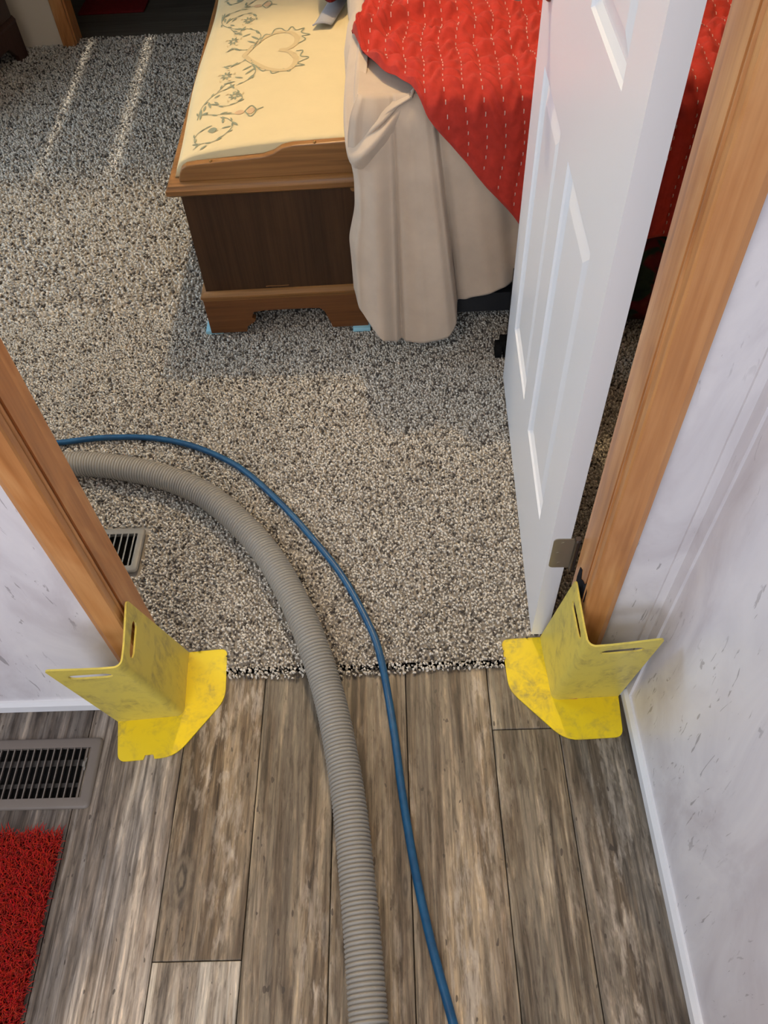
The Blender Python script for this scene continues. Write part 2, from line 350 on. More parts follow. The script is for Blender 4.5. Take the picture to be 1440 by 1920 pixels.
prism(bm, [(p[0]-YW, p[1]) for p in [(.738, .378), (.741, .345), (.737, .325), (.722, .318), (.712, .300), (.700, .345), (.684, .352), (.6865, .392), (.695, .395), (.699, .383), (.712, .376), (.722, .366), (.728, .385)]], 0, -.0052, 0)
o = obj('scuff', bm, MT['scuff'], frR); o['label'] = 'black scuff mark'
st(bx('trim_4', (JL-.01, .667, 2.05), (JR+.01, YB, 2.11), MT['alder']), 'alder head casing above the doorway', 'trim')
far = st(empty('trim_5', (-1.47, YF, 0)), 'narrow golden wood casing at the far doorway', 'door frame')
bx('casing', (-.035, -.018, .0), (.022, 0, 2.05), MT['alder'], far, .003); bx('jamb', (.010, 0, 0), (.028, .09, 2.05), MT['alder'], far)
# ---------------------------------------------------------------- carpet
def pile(name, pts, h, w, lean, colors, m, parent, z0):
    n = len(pts); az = rng.uniform(0, 2*np.pi, n); tw = rng.uniform(0, 2*np.pi, n)
    L = lean*rng.uniform(.3, 1.2, n); hh = h*rng.uniform(.7, 1.15, n); ww = w*rng.uniform(.75, 1.25, n)
    V = np.zeros((n, 7, 3))
    for k in range(3):
        a = tw+k*2.0944
        V[:, k] = np.stack([pts[:, 0]+ww*.6*np.cos(a), pts[:, 1]+ww*.6*np.sin(a), np.full(n, z0)], 1)
        V[:, 3+k] = np.stack([pts[:, 0]+.45*L*np.cos(az)+ww*np.cos(a+.5), pts[:, 1]+.45*L*np.sin(az)+ww*np.sin(a+.5), z0+hh*.68], 1)
    V[:, 6] = np.stack([pts[:, 0]+L*np.cos(az), pts[:, 1]+L*np.sin(az), z0+hh], 1)
    T = np.array([(0, 1, 4), (0, 4, 3), (1, 2, 5), (1, 5, 4), (2, 0, 3), (2, 3, 5), (3, 4, 6), (4, 5, 6), (5, 3, 6)])
    F = (T[None]+np.arange(n)[:, None, None]*7).reshape(-1, 3)
    C = np.ones((n, 7, 4)); C[:, :, :3] = colors[:, None]
    return fast_mesh(name, V.reshape(-1, 3), F, m, C.reshape(-1, 4), parent)
def jgrid(x0, x1, y0, y1, s):
    X, Y = np.meshgrid(np.arange(x0, x1, s), np.arange(y0, y1, s)); P = np.stack([X.ravel(), Y.ravel()], 1)
    return P+rng.uniform(-.48, .48, P.shape)*s
def fleck(n):
    pal = np.array([(.62, .565, .485), (.55, .495, .415), (.70, .65, .57), (.34, .295, .24), (.085, .07, .058)])
    c = pal[rng.choice(5, n, p=[.33, .24, .18, .11, .14])]; return c*rng.uniform(.88, 1.12, (n, 1))
bm = bmesh.new(); box(bm, (-2.4, .7456, -.05), (2.1, 4.06, .002)); box(bm, (JL, .7455, -.012), (JR, .76, .002))
cp = st(obj('floor_carpet', bm, MT['carpet_base']), 'speckled beige and brown cut pile bedroom carpet', 'carpet')
P1 = jgrid(-1.25, .95, .735, 1.95, .0060); P2 = jgrid(-2.05, 1.0, 1.95, 4.055, .0098)
P1 = P1[~((P1[:, 1] < .768) & ((P1[:, 0] < JL) | (P1[:, 0] > JR)))]
P1 = P1[~((P1[:, 0] > -.945) & (P1[:, 0] < -.612) & (P1[:, 1] > .996) & (P1[:, 1] < 1.142))]
P1 = P1[P1[:, 1] > .735+.004*np.sin(P1[:, 0]*9)]
for gx, gy, sg, ga in ((-.462, .658, 1, 4), (.288, .668, -1, 2)):
    ca, sa = math.cos(math.radians(ga)), math.sin(math.radians(ga)); qx = P1[:, 0]-gx; qy = P1[:, 1]-gy; lx = sg*(qx*ca+qy*sa); ly = -qx*sa+qy*ca
    P1 = P1[~((lx > -.03) & (lx < .085) & (ly < .1435))]      # flattened under the guard bases
for nm, Q, h, w in (('carpet_pile', P1, .0095, .0034), ('carpet_pile', P2, .0105, .0050)):
    o = pile(nm, Q, h, w, .0052 if w < .004 else .008, fleck(len(Q)), MT['pile'], cp, .001); o['kind'] = 'stuff'
# far room floor
ff = st(bx('floor_far', (-2.4, 4.06, -.05), (2.1, 6.2, .004), MT['dark_laminate']), 'dark wood-look floor of the far room', 'floor')
V = []; n = 12
o = tag(bx('bath_mat', (-1.52, 4.33, .004), (-1.19, 4.75, .016), MT['bath_rug'], None, .006), 'dark red mat on the dark floor beyond the far doorway', 'mat')
# ---------------------------------------------------------------- white door
DA = math.atan2(.287-.262, 1.615-.812); DW, DH, DT = .80, 2.03, .034
door = empty('door_1', (.262, .812, .014), 0); st(door, 'white six-panel bedroom door standing open on the right', 'door')
door.matrix_world = Matrix.Translation((.262, .812, .014)) @ Matrix.Rotation(-DA, 4, 'Z')
# local: x 0 (face towards room) .. DT, y = width 0..DW, z up
us = [(.112, .355), (.447, .690)]; vs = [(.252, .850), (1.062, 1.60), (1.71, 1.90)]
def face_with_holes(bm, x, flip):
    ys = [0, *us[0], *us[1], DW]; zs = [0, *vs[0], *vs[1], *vs[2], DH]; vt = {}
    for i, y in enumerate(ys):
        for j, z in enumerate(zs): vt[i, j] = bm.verts.new((x, y, z))
    for i in range(5):
        for j in range(7):
            if i in (1, 3) and j in (1, 3, 5):
                r0_ = [vt[i, j], vt[i+1, j], vt[i+1, j+1], vt[i, j+1]]
                y0, y1, z0, z1 = ys[i], ys[i+1], zs[j], zs[j+1]; sg = 1 if x < DT/2 else -1; prev = r0_
                for ins, dep in ((.004, .004), (.016, .0085)):
                    cur = [bm.verts.new((x+sg*dep, a, c)) for a, c in ((y0+ins, z0+ins), (y1-ins, z0+ins), (y1-ins, z1-ins), (y0+ins, z1-ins))]
                    for k in range(4): bm.faces.new((prev[k], prev[(k+1) % 4], cur[(k+1) % 4], cur[k]))
                    prev = cur
                bm.faces.new(prev)
            else: bm.faces.new((vt[i, j], vt[i+1, j], vt[i+1, j+1], vt[i, j+1]))
    return vt
bm = bmesh.new(); A = face_with_holes(bm, 0, 0); B = face_with_holes(bm, DT, 1)
def ring(vt): return [vt[i, 0] for i in range(6)]+[vt[5, j] for j in range(1, 8)]+[vt[i, 7] for i in range(4, -1, -1)]+[vt[0, j] for j in range(6, 0, -1)]
ra, rb = ring(A), ring(B)
for k in range(len(ra)): bm.faces.new((ra[k], rb[k], rb[(k+1) % len(ra)], ra[(k+1) % len(ra)]))
slab = obj('door_slab', bm, MT['door'], door)
for u0_, u1_ in us:
    for v0, v1 in vs:
        b = bmesh.new(); prev = None
        for ins, x in ((.017, .0088), (.022, .0082), (.046, .003), (.050, .0028)):
            cur = [b.verts.new((x, p, q)) for p, q in ((u0_+ins, v0+ins), (u1_-ins, v0+ins), (u1_-ins, v1-ins), (u0_+ins, v1-ins))]
            if prev:
                for k in range(4): b.faces.new((prev[k], prev[(k+1) % 4], cur[(k+1) % 4], cur[k]))
            prev = cur
        b.faces.new(prev); obj('panel', b, MT['door'], door)
# knob on the face towards us
def lathe(prof, seg=28):
    V = []; F = []
    for i in range(seg):
        a = 2*math.pi*i/seg
        V += [(-d, r*math.cos(a), r*math.sin(a)) for r, d in prof]
    return np.array(V), grid_faces(seg, len(prof), True)
KU, KZ = .722, .972
V, F = lathe([(.0, .009), (.018, .009), (.027, .007), (.0295, .003), (.030, 0)]); ro = from_np('rosette', V+np.array([0, KU, KZ]), F, MT['pewter'], door, True)
V, F = lathe([(.010, .006), (.010, .030), (.016, .036), (.024, .044), (.027, .054), (.025, .064), (.017, .070), (.0, .071)]); kb = from_np('door_knob', V+np.array([0, KU, KZ]), F, MT['nickel'], door, True)
kb['label'] = 'round satin metal knob'
b = bmesh.new(); box(b, (.005, DW, KZ-.028), (.029, DW+.0015, KZ+.028)); obj('latch_plate', b, MT['nickel'], door)
for hz in (.257, 1.70):
    b = bmesh.new()
    def leaf(x0, x1, z0, z1, r, y0, y1):
        pts = []
        for cx_, cz, a0 in ((x0+r, z0+r, math.pi), (x1, z0, None), (x1, z1, None), (x0+r, z1-r, math.pi/2)):
            if a0 is None: pts.append((cx_, cz)); continue
            for k in range(5): t = a0+k*math.pi/8; pts.append((cx_+r*math.cos(t), cz+r*math.sin(t)))
        return prism(b, pts, 1, y0, y1)
    leaf(.004, .042, hz, hz+.089, .008, -.0018, .0002)
    hg = obj('hinge', b, MT['nickel'], door)
    b = bmesh.new(); cyl(b, (.046, -.004, hz), (.046, -.004, hz+.089), .0052); cyl(b, (.046, -.004, hz+.089), (.046, -.004, hz+.094), .0068, r2=.005); cyl(b, (.046, -.004, hz-.004), (.046, -.004, hz), .0045); auto(obj('hinge_pin', b, MT['pewter'], hg))
    for sx, sz in ((.022, .014), (.016, .045), (.022, .076)):
        b = bmesh.new(); cyl(b, (sx, -.0015, hz+sz), (sx, -.0026, hz+sz), .0042, 14); obj('screw', b, MT['nickel'], hg)
MT['blade_shade'] = mat('shaded_blade_steel', .6, .3, (.045, .042, .04))  # darker steel for the damper blades, recess shade put into the colour
# ---------------------------------------------------------------- floor registers
def register(name, x0, x1, y0, y1, z, t, border, pitch, fin, m, label, lean, blades=True):
    root = tag(empty(name, ((x0+x1)/2, (y0+y1)/2, z)), label, 'floor vent'); hx, hy = (x1-x0)/2, (y1-y0)/2
    b = bmesh.new(); ix, iy = hx-border, hy-border
    def rr_(a, c, r, zz, n=4):
        o_ = []
        for sx, sy, a0 in ((1, 1, 0), (-1, 1, 90), (-1, -1, 180), (1, -1, 270)):
            for k in range(n+1):
                q = math.radians(a0+90*k/n); o_.append(b.verts.new((sx*(a-r)+r*math.cos(q), sy*(c-r)+r*math.sin(q), zz)))
        return o_
    R = [rr_(hx, hy, .010, 0), rr_(hx-.001, hy-.001, .010, t*.6), rr_(hx-.005, hy-.005, .007, t), rr_(ix, iy, .002, t*.8), rr_(ix, iy, .002, -.004)]
    for p, q in zip(R[:-1], R[1:]):
        for k in range(len(p)): b.faces.new((p[k], p[(k+1) % len(p)], q[(k+1) % len(p)], q[k]))
    auto(obj('register_frame', b, m, root), 50)
    k = ix-pitch*.5; mesh = None
    while k > -ix:
        if mesh is None:
            b = bmesh.new(); prism(b, [(-fin/2-lean, -.0035), (fin/2-lean, -.0035), (fin/2, t*.7), (-fin/2, t*.7)], 1, -iy, iy); fo = obj('fin', b, m, root); mesh = fo.data
        else: fo = bpy.data.objects.new('fin', mesh); COL.objects.link(fo); fo.parent = root
        fo.location = (k, 0, 0); k -= pitch
    for yy, hw in ((.022, .006), (-.022, .004)) if blades else ():
        b = bmesh.new(); box(b, (-ix, yy-hw, -.0085), (ix, yy+hw, -.0055)); obj('damper_blade', b, MT['blade_shade'], root)
    b = bmesh.new(); box(b, (-ix-.002, -iy-.002, -.0115), (ix+.002, iy+.002, -.0105)); obj('duct_shade', b, MT['black'], root)  # thin black plate standing in for the dark depth below the fins
    return root
rg = register('floor_register', -.972, -.6165, .4755, .6155, .0005, .0055, .0205, .0134, .0023, MT['vent_brown'], 'taupe metal floor register set in the hall planks', .0015)
b = bmesh.new(); box(b, (.1505, .004, -.002), (.1535, .028, .004)); box(b, (.148, .010, .003), (.1535, .020, .007)); obj('damper_lever', b, MT['vent_grey'], rg)
register('floor_register', -.955, -.6175, 1.005, 1.131, .0125, .005, .017, .0150, .0034, MT['vent_grey'], 'grey metal floor register sunk in the carpet beside the left door frame', .003, False)
# ---------------------------------------------------------------- corner guards
def guard(loc, mirror, notch, label, rz=0, leanx=-.010):
    root = tag(empty('corner_guard', loc, rz), label, 'corner guard', 'yellow corner guards'); sx = -1 if mirror else 1
    T_, HT = .0032, .356; LA0, LA1, LB0, LB1, R = .133, .118, .142, .120, .013
    SH = Vector((leanx, -.070, HT))               # lean of the upright plate at its top
    def sh(p, z): k = z/HT; return Vector((sx*(p[0]+SH.x*k), p[1]+SH.y*k, .003+z))
    b = bmesh.new()
    def wing(dirf, l0, l1):
        """flat wing with a hand slot, outline in (s,z)"""
        out_ = [(R, 0), (l0, 0)]; HT2 = HT+.016
        for k in range(6): t = math.radians(90*k/5); out_.append((l1-.008+.008*math.cos(t), HT2-.008+.008*math.sin(t)))
        out_.append((l1*.55, HT+.006)); out_.append((l1*.3, HT+.001))
        nz = 8; out_ += [(R, HT*k/nz) for k in range(nz, 0, -1)]
        hole = []; c0, c1, zc, hr = .040, .084, HT-.036, .0115
        for cx_, a0 in ((c1, -90), (c0, 90)):
            for k in range(7): t = math.radians(a0+180*k/6); hole.append((cx_+hr*1.2*math.cos(t), zc+hr*math.sin(t)+.10*(cx_-c0)))
        es = []
        for loop in (out_, hole):
            vv = [b.verts.new((p[0], 0, p[1])) for p in loop]
            es += [b.edges.new((vv[i], vv[(i+1) % len(vv)])) for i in range(len(vv))]
        ret = bmesh.ops.triangle_fill(b, use_beauty=True, use_dissolve=False, edges=es)
        vs_ = {v for e in es for v in e.verts}
        for v in vs_: v.co = sh(dirf(v.co.x), v.co.z)
    wing(lambda s: (-s, 0), LA0, LA1); wing(lambda s: (0, s), LB0, LB1)
    nz = 8; prev = None                              # rounded corner between the wings
    for k in range(7):
        t = math.radians(-90+90*k/6); p = (-R+R*math.cos(t), R+R*math.sin(t))
        cur = [b.verts.new(sh(p, HT*j/nz)) for j in range(nz+1)]
        if prev:
            for j in range(nz): b.faces.new((prev[j], cur[j], cur[j+1], prev[j+1]))
        prev = cur
    bmesh.ops.remove_doubles(b, verts=b.verts, dist=.0004)
    up_ = obj('upright_plate', b, MT['yellow_sheen'], root); auto(up_, 30)
    md = up_.modifiers.new('solid', 'SOLIDIFY'); md.thickness = T_; md.offset = 0; md = up_.modifiers.new('split', 'EDGE_SPLIT'); md.split_angle = math.radians(30)
    # base flange
    F_ = .086
    def rnd(pts, rad, seg=5):
        o_ = []; n = len(pts)
        for i in range(n):
            p = Vector(pts[i]); a = Vector(pts[i-1])-p; c = Vector(pts[(i+1) % n])-p; r = rad[i]
            if not r: o_.append(tuple(p)); continue
            a.normalize(); c.normalize()
            for k in range(seg+1):
                t = k/seg; q0 = p+a*r; q1 = p+c*r; o_.append(tuple((1-t)**2*q0+2*t*(1-t)*p+t*t*q1))
        return o_
    pts = [(-LA0, .001), (-LA0+.010, -F_)]; rad = [0, .016]
    if notch: pts += [(-.073, -F_), (-.070, -F_+.009), (-.054, -F_+.009), (-.051, -F_)]; rad += [0]*4
    pts += [(-.010, -F_), (.084, .026), (.084, .142), (0, .142), (.0005, .002)]; rad += [.030, .022, .016, 0, .010]
    poly = [(sx*p[0], p[1]) for p in rnd(pts, rad)]
    b = bmesh.new(); prism(b, poly, 2, .0004, .0034); fo = obj('base_plate', b, MT['yellow'], root); return root
guard((-.462, .658, 0), False, True, 'dirty yellow plastic corner guard with a notched base at the left door frame', math.radians(4))
guard((.288, .668, 0), True, False, 'dirty yellow plastic corner guard at the right door frame below the hinge', math.radians(2), .0)
# ---------------------------------------------------------------- hoses
HP = [(-1.5, 1.22), (-1.25, 1.29), (-1.05, 1.315), (-.857, 1.322), (-.746, 1.312), (-.603, 1.272), (-.488, 1.211), (-.387, 1.117), (-.303, 1.007), (-.237, .880), (-.192, .768), (-.158, .660), (-.134, .551), (-.117, .450), (-.103, .332), (-.092, .225), (-.083, .121), (-.074, 0.0), (-.066, -.15), (-.06, -.45)]
def lift(y, lo, hi): return lo+(hi-lo)*min(1, max(0, (y-.70)/.09))
C_ = catmull([(x, y, 0) for x, y in HP], 24); C_, s = resample(C_, .0074/8)
R_ = .0315; ph = (s/.0074) % 1.0
rad = R_-.0036*np.where((ph > .66), np.sin((ph-.66)/.34*np.pi)**.7, 0)-.0006*np.cos(ph/.66*2*np.pi)*(ph < .66)
C_[:, 2] = [R_+lift(y, .001, .010) for y in C_[:, 1]]
for _ in range(40): C_[1:-1, 2] = (C_[:-2, 2]+C_[1:-1, 2]*2+C_[2:, 2])/4
V, F = sweep(C_, rad, 26); tag(from_np('vacuum_hose', V, F, MT['hose'], None, True), 'thick grey corrugated vacuum hose curving through the doorway', 'hose')
BP = [(-1.6, 1.28), (-1.3, 1.35), (-1.1, 1.395), (-.896, 1.421), (-.777, 1.433), (-.648, 1.424), (-.53, 1.386), (-.41, 1.31), (-.308, 1.202), (-.224, 1.093), (-.146, .978), (-.085, .851), (-.057, .761), (-.034, .609), (-.0215, .493), (-.003, .361), (.020, .242), (.051, .12), (.085, -.02), (.12, -.2), (.14, -.45)]
C_ = catmull([(x, y, 0) for x, y in BP], 14); C_, s = resample(C_, .006)
C_[:, 2] = [.0085+lift(y, 0, .008) for y in C_[:, 1]]
for _ in range(6): C_[1:-1, 2] = (C_[:-2, 2]+C_[1:-1, 2]*2+C_[2:, 2])/4
V, F = sweep(C_, np.full(len(C_), .0078), 14); tag(from_np('water_hose', V, F, MT['blue'], None, True), 'thin blue rubber solution hose running beside the grey hose', 'hose')
# ---------------------------------------------------------------- red shag rug
rug = tag(empty('shag_rug', (-.9, .15, 0)), 'bright red shag rug in the lower left corner', 'rug')
b = bmesh.new(); box(b, (-.5, -.55, .0005), (.243, .275, .005)); obj('rug_backing', b, MT['rug_base'], rug)
Q = jgrid(-1.08+.9, -.656+.9, -.15, .430-.15, .0026); nQ = len(Q)
az = rng.uniform(0, 2*np.pi, nQ); az = np.where(rng.random(nQ) < .5, rng.normal(.5, .8, nQ), az); hh = rng.uniform(.012, .024, nQ); L = rng.uniform(.006, .018, nQ); w = .00062
V = np.zeros((nQ, 7, 3)); pa = az+1.57
for k, (fz, fl_, ww) in enumerate(((.0, 0, 1.3), (.6, .35, 1.3), (.95, .85, .9))):
    for j, sg in enumerate((-1, 1)):
        V[:, 2*k+j] = np.stack([Q[:, 0]+L*fl_*np.cos(az)+sg*w*ww*np.cos(pa), Q[:, 1]+L*fl_*np.sin(az)+sg*w*ww*np.sin(pa), .004+hh*fz], 1)
V[:, 6] = np.stack([Q[:, 0]+L*1.25*np.cos(az), Q[:, 1]+L*1.25*np.sin(az), .004+hh*.97], 1)
T = np.array([(0, 1, 3), (0, 3, 2), (2, 3, 5), (2, 5, 4), (4, 5, 6)]); F = (T[None]+np.arange(nQ)[:, None, None]*7).reshape(-1, 3)
cl = np.stack([rng.uniform(.24, .50, nQ), rng.uniform(.004, .028, nQ), rng.uniform(.004, .014, nQ)], 1); C4 = np.ones((nQ, 7, 4)); C4[:, :, :3] = cl[:, None]
o = fast_mesh('rug_pile', V.reshape(-1, 3), F, MT['shag'], C4.reshape(-1, 4), rug); o['kind'] = 'stuff'
# ---------------------------------------------------------------- cedar chest
CW, CL = .462, 1.25
ch = tag(empty('cedar_chest', (-.545, 1.838, .008), math.radians(1.0)), 'dark wooden blanket chest with padded cream seat at the foot of the bed', 'chest')
bx('body', (.012, .012, .10), (CW-.006, CL-.012, .448), MT['chest'], ch)
def apron(name, x0, x1, axis, t0, t1):
    w_ = x1-x0; f = .105
    pts = [(x0, .012), (x0+f, .012), (x0+f+.004, .030), (x0+f+.028, .046), (x0+f+.032, .054), (x0+f+.022, .060), (x0+f+.030, .080), (x0+f+.06, .084),
           (x1-f-.06, .084), (x1-f-.030, .082), (x1-f-.018, .070), (x1-f-.012, .052), (x1-f-.004, .030), (x1-f, .012), (x1, .012), (x1, .128), (x0, .128)]
    b = bmesh.new(); prism(b, pts, axis, t0, t1); return obj(name, b, MT['chest_trim'] if False else MT['chest_base'], ch)
MT['chest_base'] = wood('cedar_base_wood', (.085, .030, .009), (.135, .050, .015), (.19, .075, .022), 0, .4, .4)
apron('bracket_base', 0, CW, 1, 0, .020); apron('bracket_base', 0, CW, 1, CL-.02, CL)
apron('bracket_base', 0.02, CL-.02, 0, 0, .02); apron('bracket_base', 0.02, CL-.02, 0, CW-.02, CW)
def frame_mold(name, prof, m):
    """moulding profile (outward d, z) swept round the chest"""
    b = bmesh.new(); rings = []
    for d, z in prof: rings.append([b.verts.new(p) for p in ((-d, -d, z), (CW+d*.3, -d, z), (CW+d*.3, CL+d, z), (-d, CL+d, z))])
    for p, q in zip(rings[:-1], rings[1:]):
        for k in range(4): b.faces.new((p[k], p[(k+1) % 4], q[(k+1) % 4], q[k]))
    b.faces.new(rings[0][::-1]); b.faces.new(rings[-1]); o = obj(name, b, m, ch); return auto(o, 40)
frame_mold('base_moulding', [(0, .124), (.001, .130), (.004, .134), (.004, .140), (-.003, .146), (-.008, .150)], MT['chest_trim'])
frame_mold('lid_moulding', [(0, .446), (.010, .449), (.016, .455), (.016, .466), (.011, .471), (.010, .476), (.004, .480)], MT['chest_trim'])
top = lambda x: float(np.interp(x, [.020, .024, .032, .045, .07, .235, .262, .285, .31, .46], [.486, .500, .512, .520, .523, .532, .539, .552, .556, .560]))
xs = list(np.linspace(.020, .07, 9))+list(np.linspace(.08, .235, 6))+list(np.linspace(.245, .32, 9))+list(np.linspace(.35, CW-.004, 4))
for y0, y1 in ((.004, .026), (CL-.026, CL-.004)):
    b = bmesh.new(); prism(b, [(x, top(x)) for x in xs]+[(CW-.004, .479), (.020, .479)], 1, y0, y1); o = obj('end_panel', b, MT['chest_trim'], ch)
    bv = o.modifiers.new('b', 'BEVEL'); bv.width = .003; bv.segments = 2; bv.limit_method = 'ANGLE'
# padded seat
cz_x = [.006, .007, .014, .026, .045, .075, .12, .2, .33, .42, .462]; cz_z = [.480, .497, .509, .520, .528, .536, .543, .551, .558, .560, .558]
def cz(x, y): return float(np.interp(x, cz_x, cz_z))-.003*max(0, 1-(y-.026)/.03)**2-.003*max(0, 1-(CL-.026-y)/.03)**2+.0015*math.sin(y*9+x*4)
V = []; nx = sorted(set(list(np.linspace(.007, .07, 14))+list(np.linspace(.08, .462, 16)))); ny = np.linspace(.0265, CL-.0265, 70)
for x in nx:
    for y in ny: V.append((x+.006*math.sin(y*7.3+1)*max(0, 1-(x-.006)/.06), y, cz(x, y)))
nxn, nyn = len(nx), len(ny); F = grid_faces(nxn, nyn)
base2 = len(V); V += [(x, .0265, .482) for x in nx]+[(x, CL-.0265, .482) for x in nx]; base = len(V); V += [(.006, y, .481) for y in ny]+[(.462, y, .481) for y in ny]
for j in range(nyn-1): F += [(base+j, base+j+1, j+1, j), ((nxn-1)*nyn+j, (nxn-1)*nyn+j+1, base+nyn+j+1, base+nyn+j)]
F += [(j*nyn, base2+j, base2+j+1, (j+1)*nyn) for j in range(nxn-1)]+[(j*nyn+nyn-1, base2+nxn+j, base2+nxn+j+1, (j+1)*nyn+nyn-1) for j in range(nxn-1)]
cush = from_np('cushion', V, F, MT['cushion'], ch, True); cush['label'] = 'cream padded seat with printed vine and heart pattern'
E_ = {'vine': [[(0.06, 0.053), (0.079, 0.071), (0.112, 0.071), (0.136, 0.095), (0.152, 0.127), (0.152, 0.15), (0.139, 0.175), (0.121, 0.193)], [(0.077, 0.072), (0.064, 0.081), (0.057, 0.104), (0.062, 0.129), (0.077, 0.144), (0.088, 0.146)], [(0.102, 0.114), (0.118, 0.124)], [(0.057, 0.231), (0.081, 0.221), (0.113, 0.208), (0.152, 0.199)], [(0.052, 0.209), (0.056, 0.272), (0.071, 0.313), (0.096, 0.343), (0.122, 0.359), (0.137, 0.372)], [(0.072, 0.286), (0.096, 0.267), (0.125, 0.252), (0.151, 0.26), (0.165, 0.284), (0.159, 0.31), (0.141, 0.331)], [(0.091, 0.501), (0.114, 0.496), (0.142, 0.509), (0.159, 0.519)], [(0.154, 0.519), (0.18, 0.478), (0.19, 0.431), (0.169, 0.388), (0.142, 0.365)], [(0.092, 0.345), (0.115, 0.391), (0.131, 0.393)]], 'leaf': [[(0.116, 0.072), (0.131, 0.081)], [(0.125, 0.185), (0.126, 0.157)], [(0.15, 0.158), (0.167, 0.133)], [(0.057, 0.265), (0.06, 0.204)], [(0.067, 0.28), (0.065, 0.248)], [(0.073, 0.296), (0.083, 0.258)], [(0.087, 0.312), (0.102, 0.327)], [(0.061, 0.232), (0.08, 0.234)], [(0.113, 0.21), (0.134, 0.215)], [(0.115, 0.351), (0.137, 0.375)], [(0.104, 0.388), (0.13, 0.389)], [(0.139, 0.348), (0.124, 0.381)], [(0.172, 0.388), (0.186, 0.418)], [(0.161, 0.425), (0.187, 0.459)], [(0.151, 0.454), (0.178, 0.478)], [(0.158, 0.407), (0.133, 0.42)], [(0.171, 0.517), (0.191, 0.44)], [(0.135, 0.512), (0.115, 0.487)], [(0.095, 0.503), (0.111, 0.482)], [(0.155, 0.262), (0.168, 0.285)], [(0.104, 0.268), (0.09, 0.29)], [(0.125, 0.13), (0.15, 0.135)], [(0.079, 0.043), (0.095, 0.059)]], 'flower': [(0.143, 0.305), (0.108, 0.437)], 'bud': [(0.102, 0.129)], 'diamond': [[(0.179, 0.204), (0.194, 0.231), (0.209, 0.201), (0.196, 0.172), (0.179, 0.204)], [(0.205, 0.201), (0.227, 0.215)]], 'trumpet': [[(0.152, 0.201), (0.179, 0.204)]], 'heart': [[(0.149, 0.549), (0.173, 0.603), (0.204, 0.65), (0.237, 0.671), (0.272, 0.666), (0.295, 0.632), (0.297, 0.586), (0.277, 0.556), (0.25, 0.553)], [(0.149, 0.549), (0.18, 0.495), (0.217, 0.448), (0.251, 0.426), (0.283, 0.426), (0.299, 0.461), (0.296, 0.501), (0.278, 0.535), (0.25, 0.553)]], 'scallop': [[(0.189, 0.613), (0.203, 0.667), (0.221, 0.66), (0.23, 0.695), (0.249, 0.696), (0.266, 0.672), (0.28, 0.701), (0.294, 0.673), (0.317, 0.681), (0.31, 0.653), (0.335, 0.632), (0.313, 0.627), (0.323, 0.603), (0.302, 0.58)], [(0.181, 0.487), (0.209, 0.433), (0.227, 0.444), (0.237, 0.411), (0.257, 0.418), (0.269, 0.43), (0.284, 0.41), (0.294, 0.436), (0.325, 0.439), (0.306, 0.457), (0.336, 0.484), (0.313, 0.499), (0.318, 0.531), (0.299, 0.534)]]}
EV, EF, EM = [], [], []
def ribbon(P, w, mi, taper=True):
    P = np.array(P, float)
    if len(P) > 2: P = catmull(np.c_[P, np.zeros(len(P))], 6)[:, :2]
    else: P = np.linspace(P[0], P[1], 6)
    d = np.gradient(P, axis=0); d /= np.linalg.norm(d, axis=1)[:, None]+1e-9; n = np.stack([-d[:, 1], d[:, 0]], 1); k = np.linspace(0, 1, len(P)); ww = w*(np.sin(np.pi*k)**.7+.08 if taper else np.ones(len(P)))
    b0 = len(EV)
    for p, q, a in zip(P, n, ww):
        for sg in (-1, 1): r = p+q*a*sg; EV.append((r[0], r[1], cz(r[0], r[1])+.0012))
    for i in range(len(P)-1): EF.append((b0+2*i, b0+2*i+1, b0+2*i+3, b0+2*i+2)); EM.append(mi)
HY = .549
def both(f):
    f(lambda p: p); f(lambda p: (p[0], 2*HY-p[1]))
def pattern(tr):
    rg_ = random.Random(3)
    for l in E_['vine']:
        Q = [tr(p) for p in l]; ribbon(Q, .0010, 0, False)
        C2 = catmull(np.c_[np.array(Q), np.zeros(len(Q))], 3)[:, :2] if len(Q) > 2 else np.array(Q)
        for i in range(1, len(C2)-1, 3):
            d = C2[i+1]-C2[i-1]; d = d/(np.linalg.norm(d)+1e-9); sg = 1 if i % 2 == 1 else -1; nn = np.array([-d[1], d[0]])*sg
            a = C2[i]; e = a+d*rg_.uniform(.014, .022)+nn*rg_.uniform(.003, .008); ribbon([a+nn*.002, e], .0021, 0)
    for l in E_['leaf']: ribbon([tr(p) for p in l], .0033, 0)
    for c in E_['flower']:
        c = np.array(tr(c))
        for k in range(8):
            a = k*.785+.3; ribbon([c+.004*np.array([math.cos(a), math.sin(a)*1.2]), c+.017*np.array([math.cos(a), math.sin(a)*1.5])], .0028, 0)
        for k in range(5): a = k*1.256; ribbon([c+.021*np.array([math.cos(a), math.sin(a)*1.6]), c+.026*np.array([math.cos(a+.4), math.sin(a+.4)*1.6])], .002, 2)
    for c in E_['bud']: c = np.array(tr(c)); ribbon([c-np.array([.012, 0]), c+np.array([.012, .002])], .012, 0)
    for l in E_['diamond']: ribbon([tr(p) for p in l], .0018, 0, False)
    for l in E_['trumpet']: ribbon([tr(p) for p in l], .011, 1); 
    q = tr((.195, .202)); ribbon([(q[0]-.010, q[1]), (q[0]+.010, q[1])], .016, 1)
both(pattern)
for l in E_['heart']: ribbon(l, .0075, 2, False)
for l in E_['scallop']: ribbon(l, .0019, 0, False)
o = from_np('vine_print', EV, EF, [MT['thread_green'], MT['thread_pink'], MT['thread_tan']], cush); o.data.polygons.foreach_set('material_index', EM); o['kind'] = 'stuff'
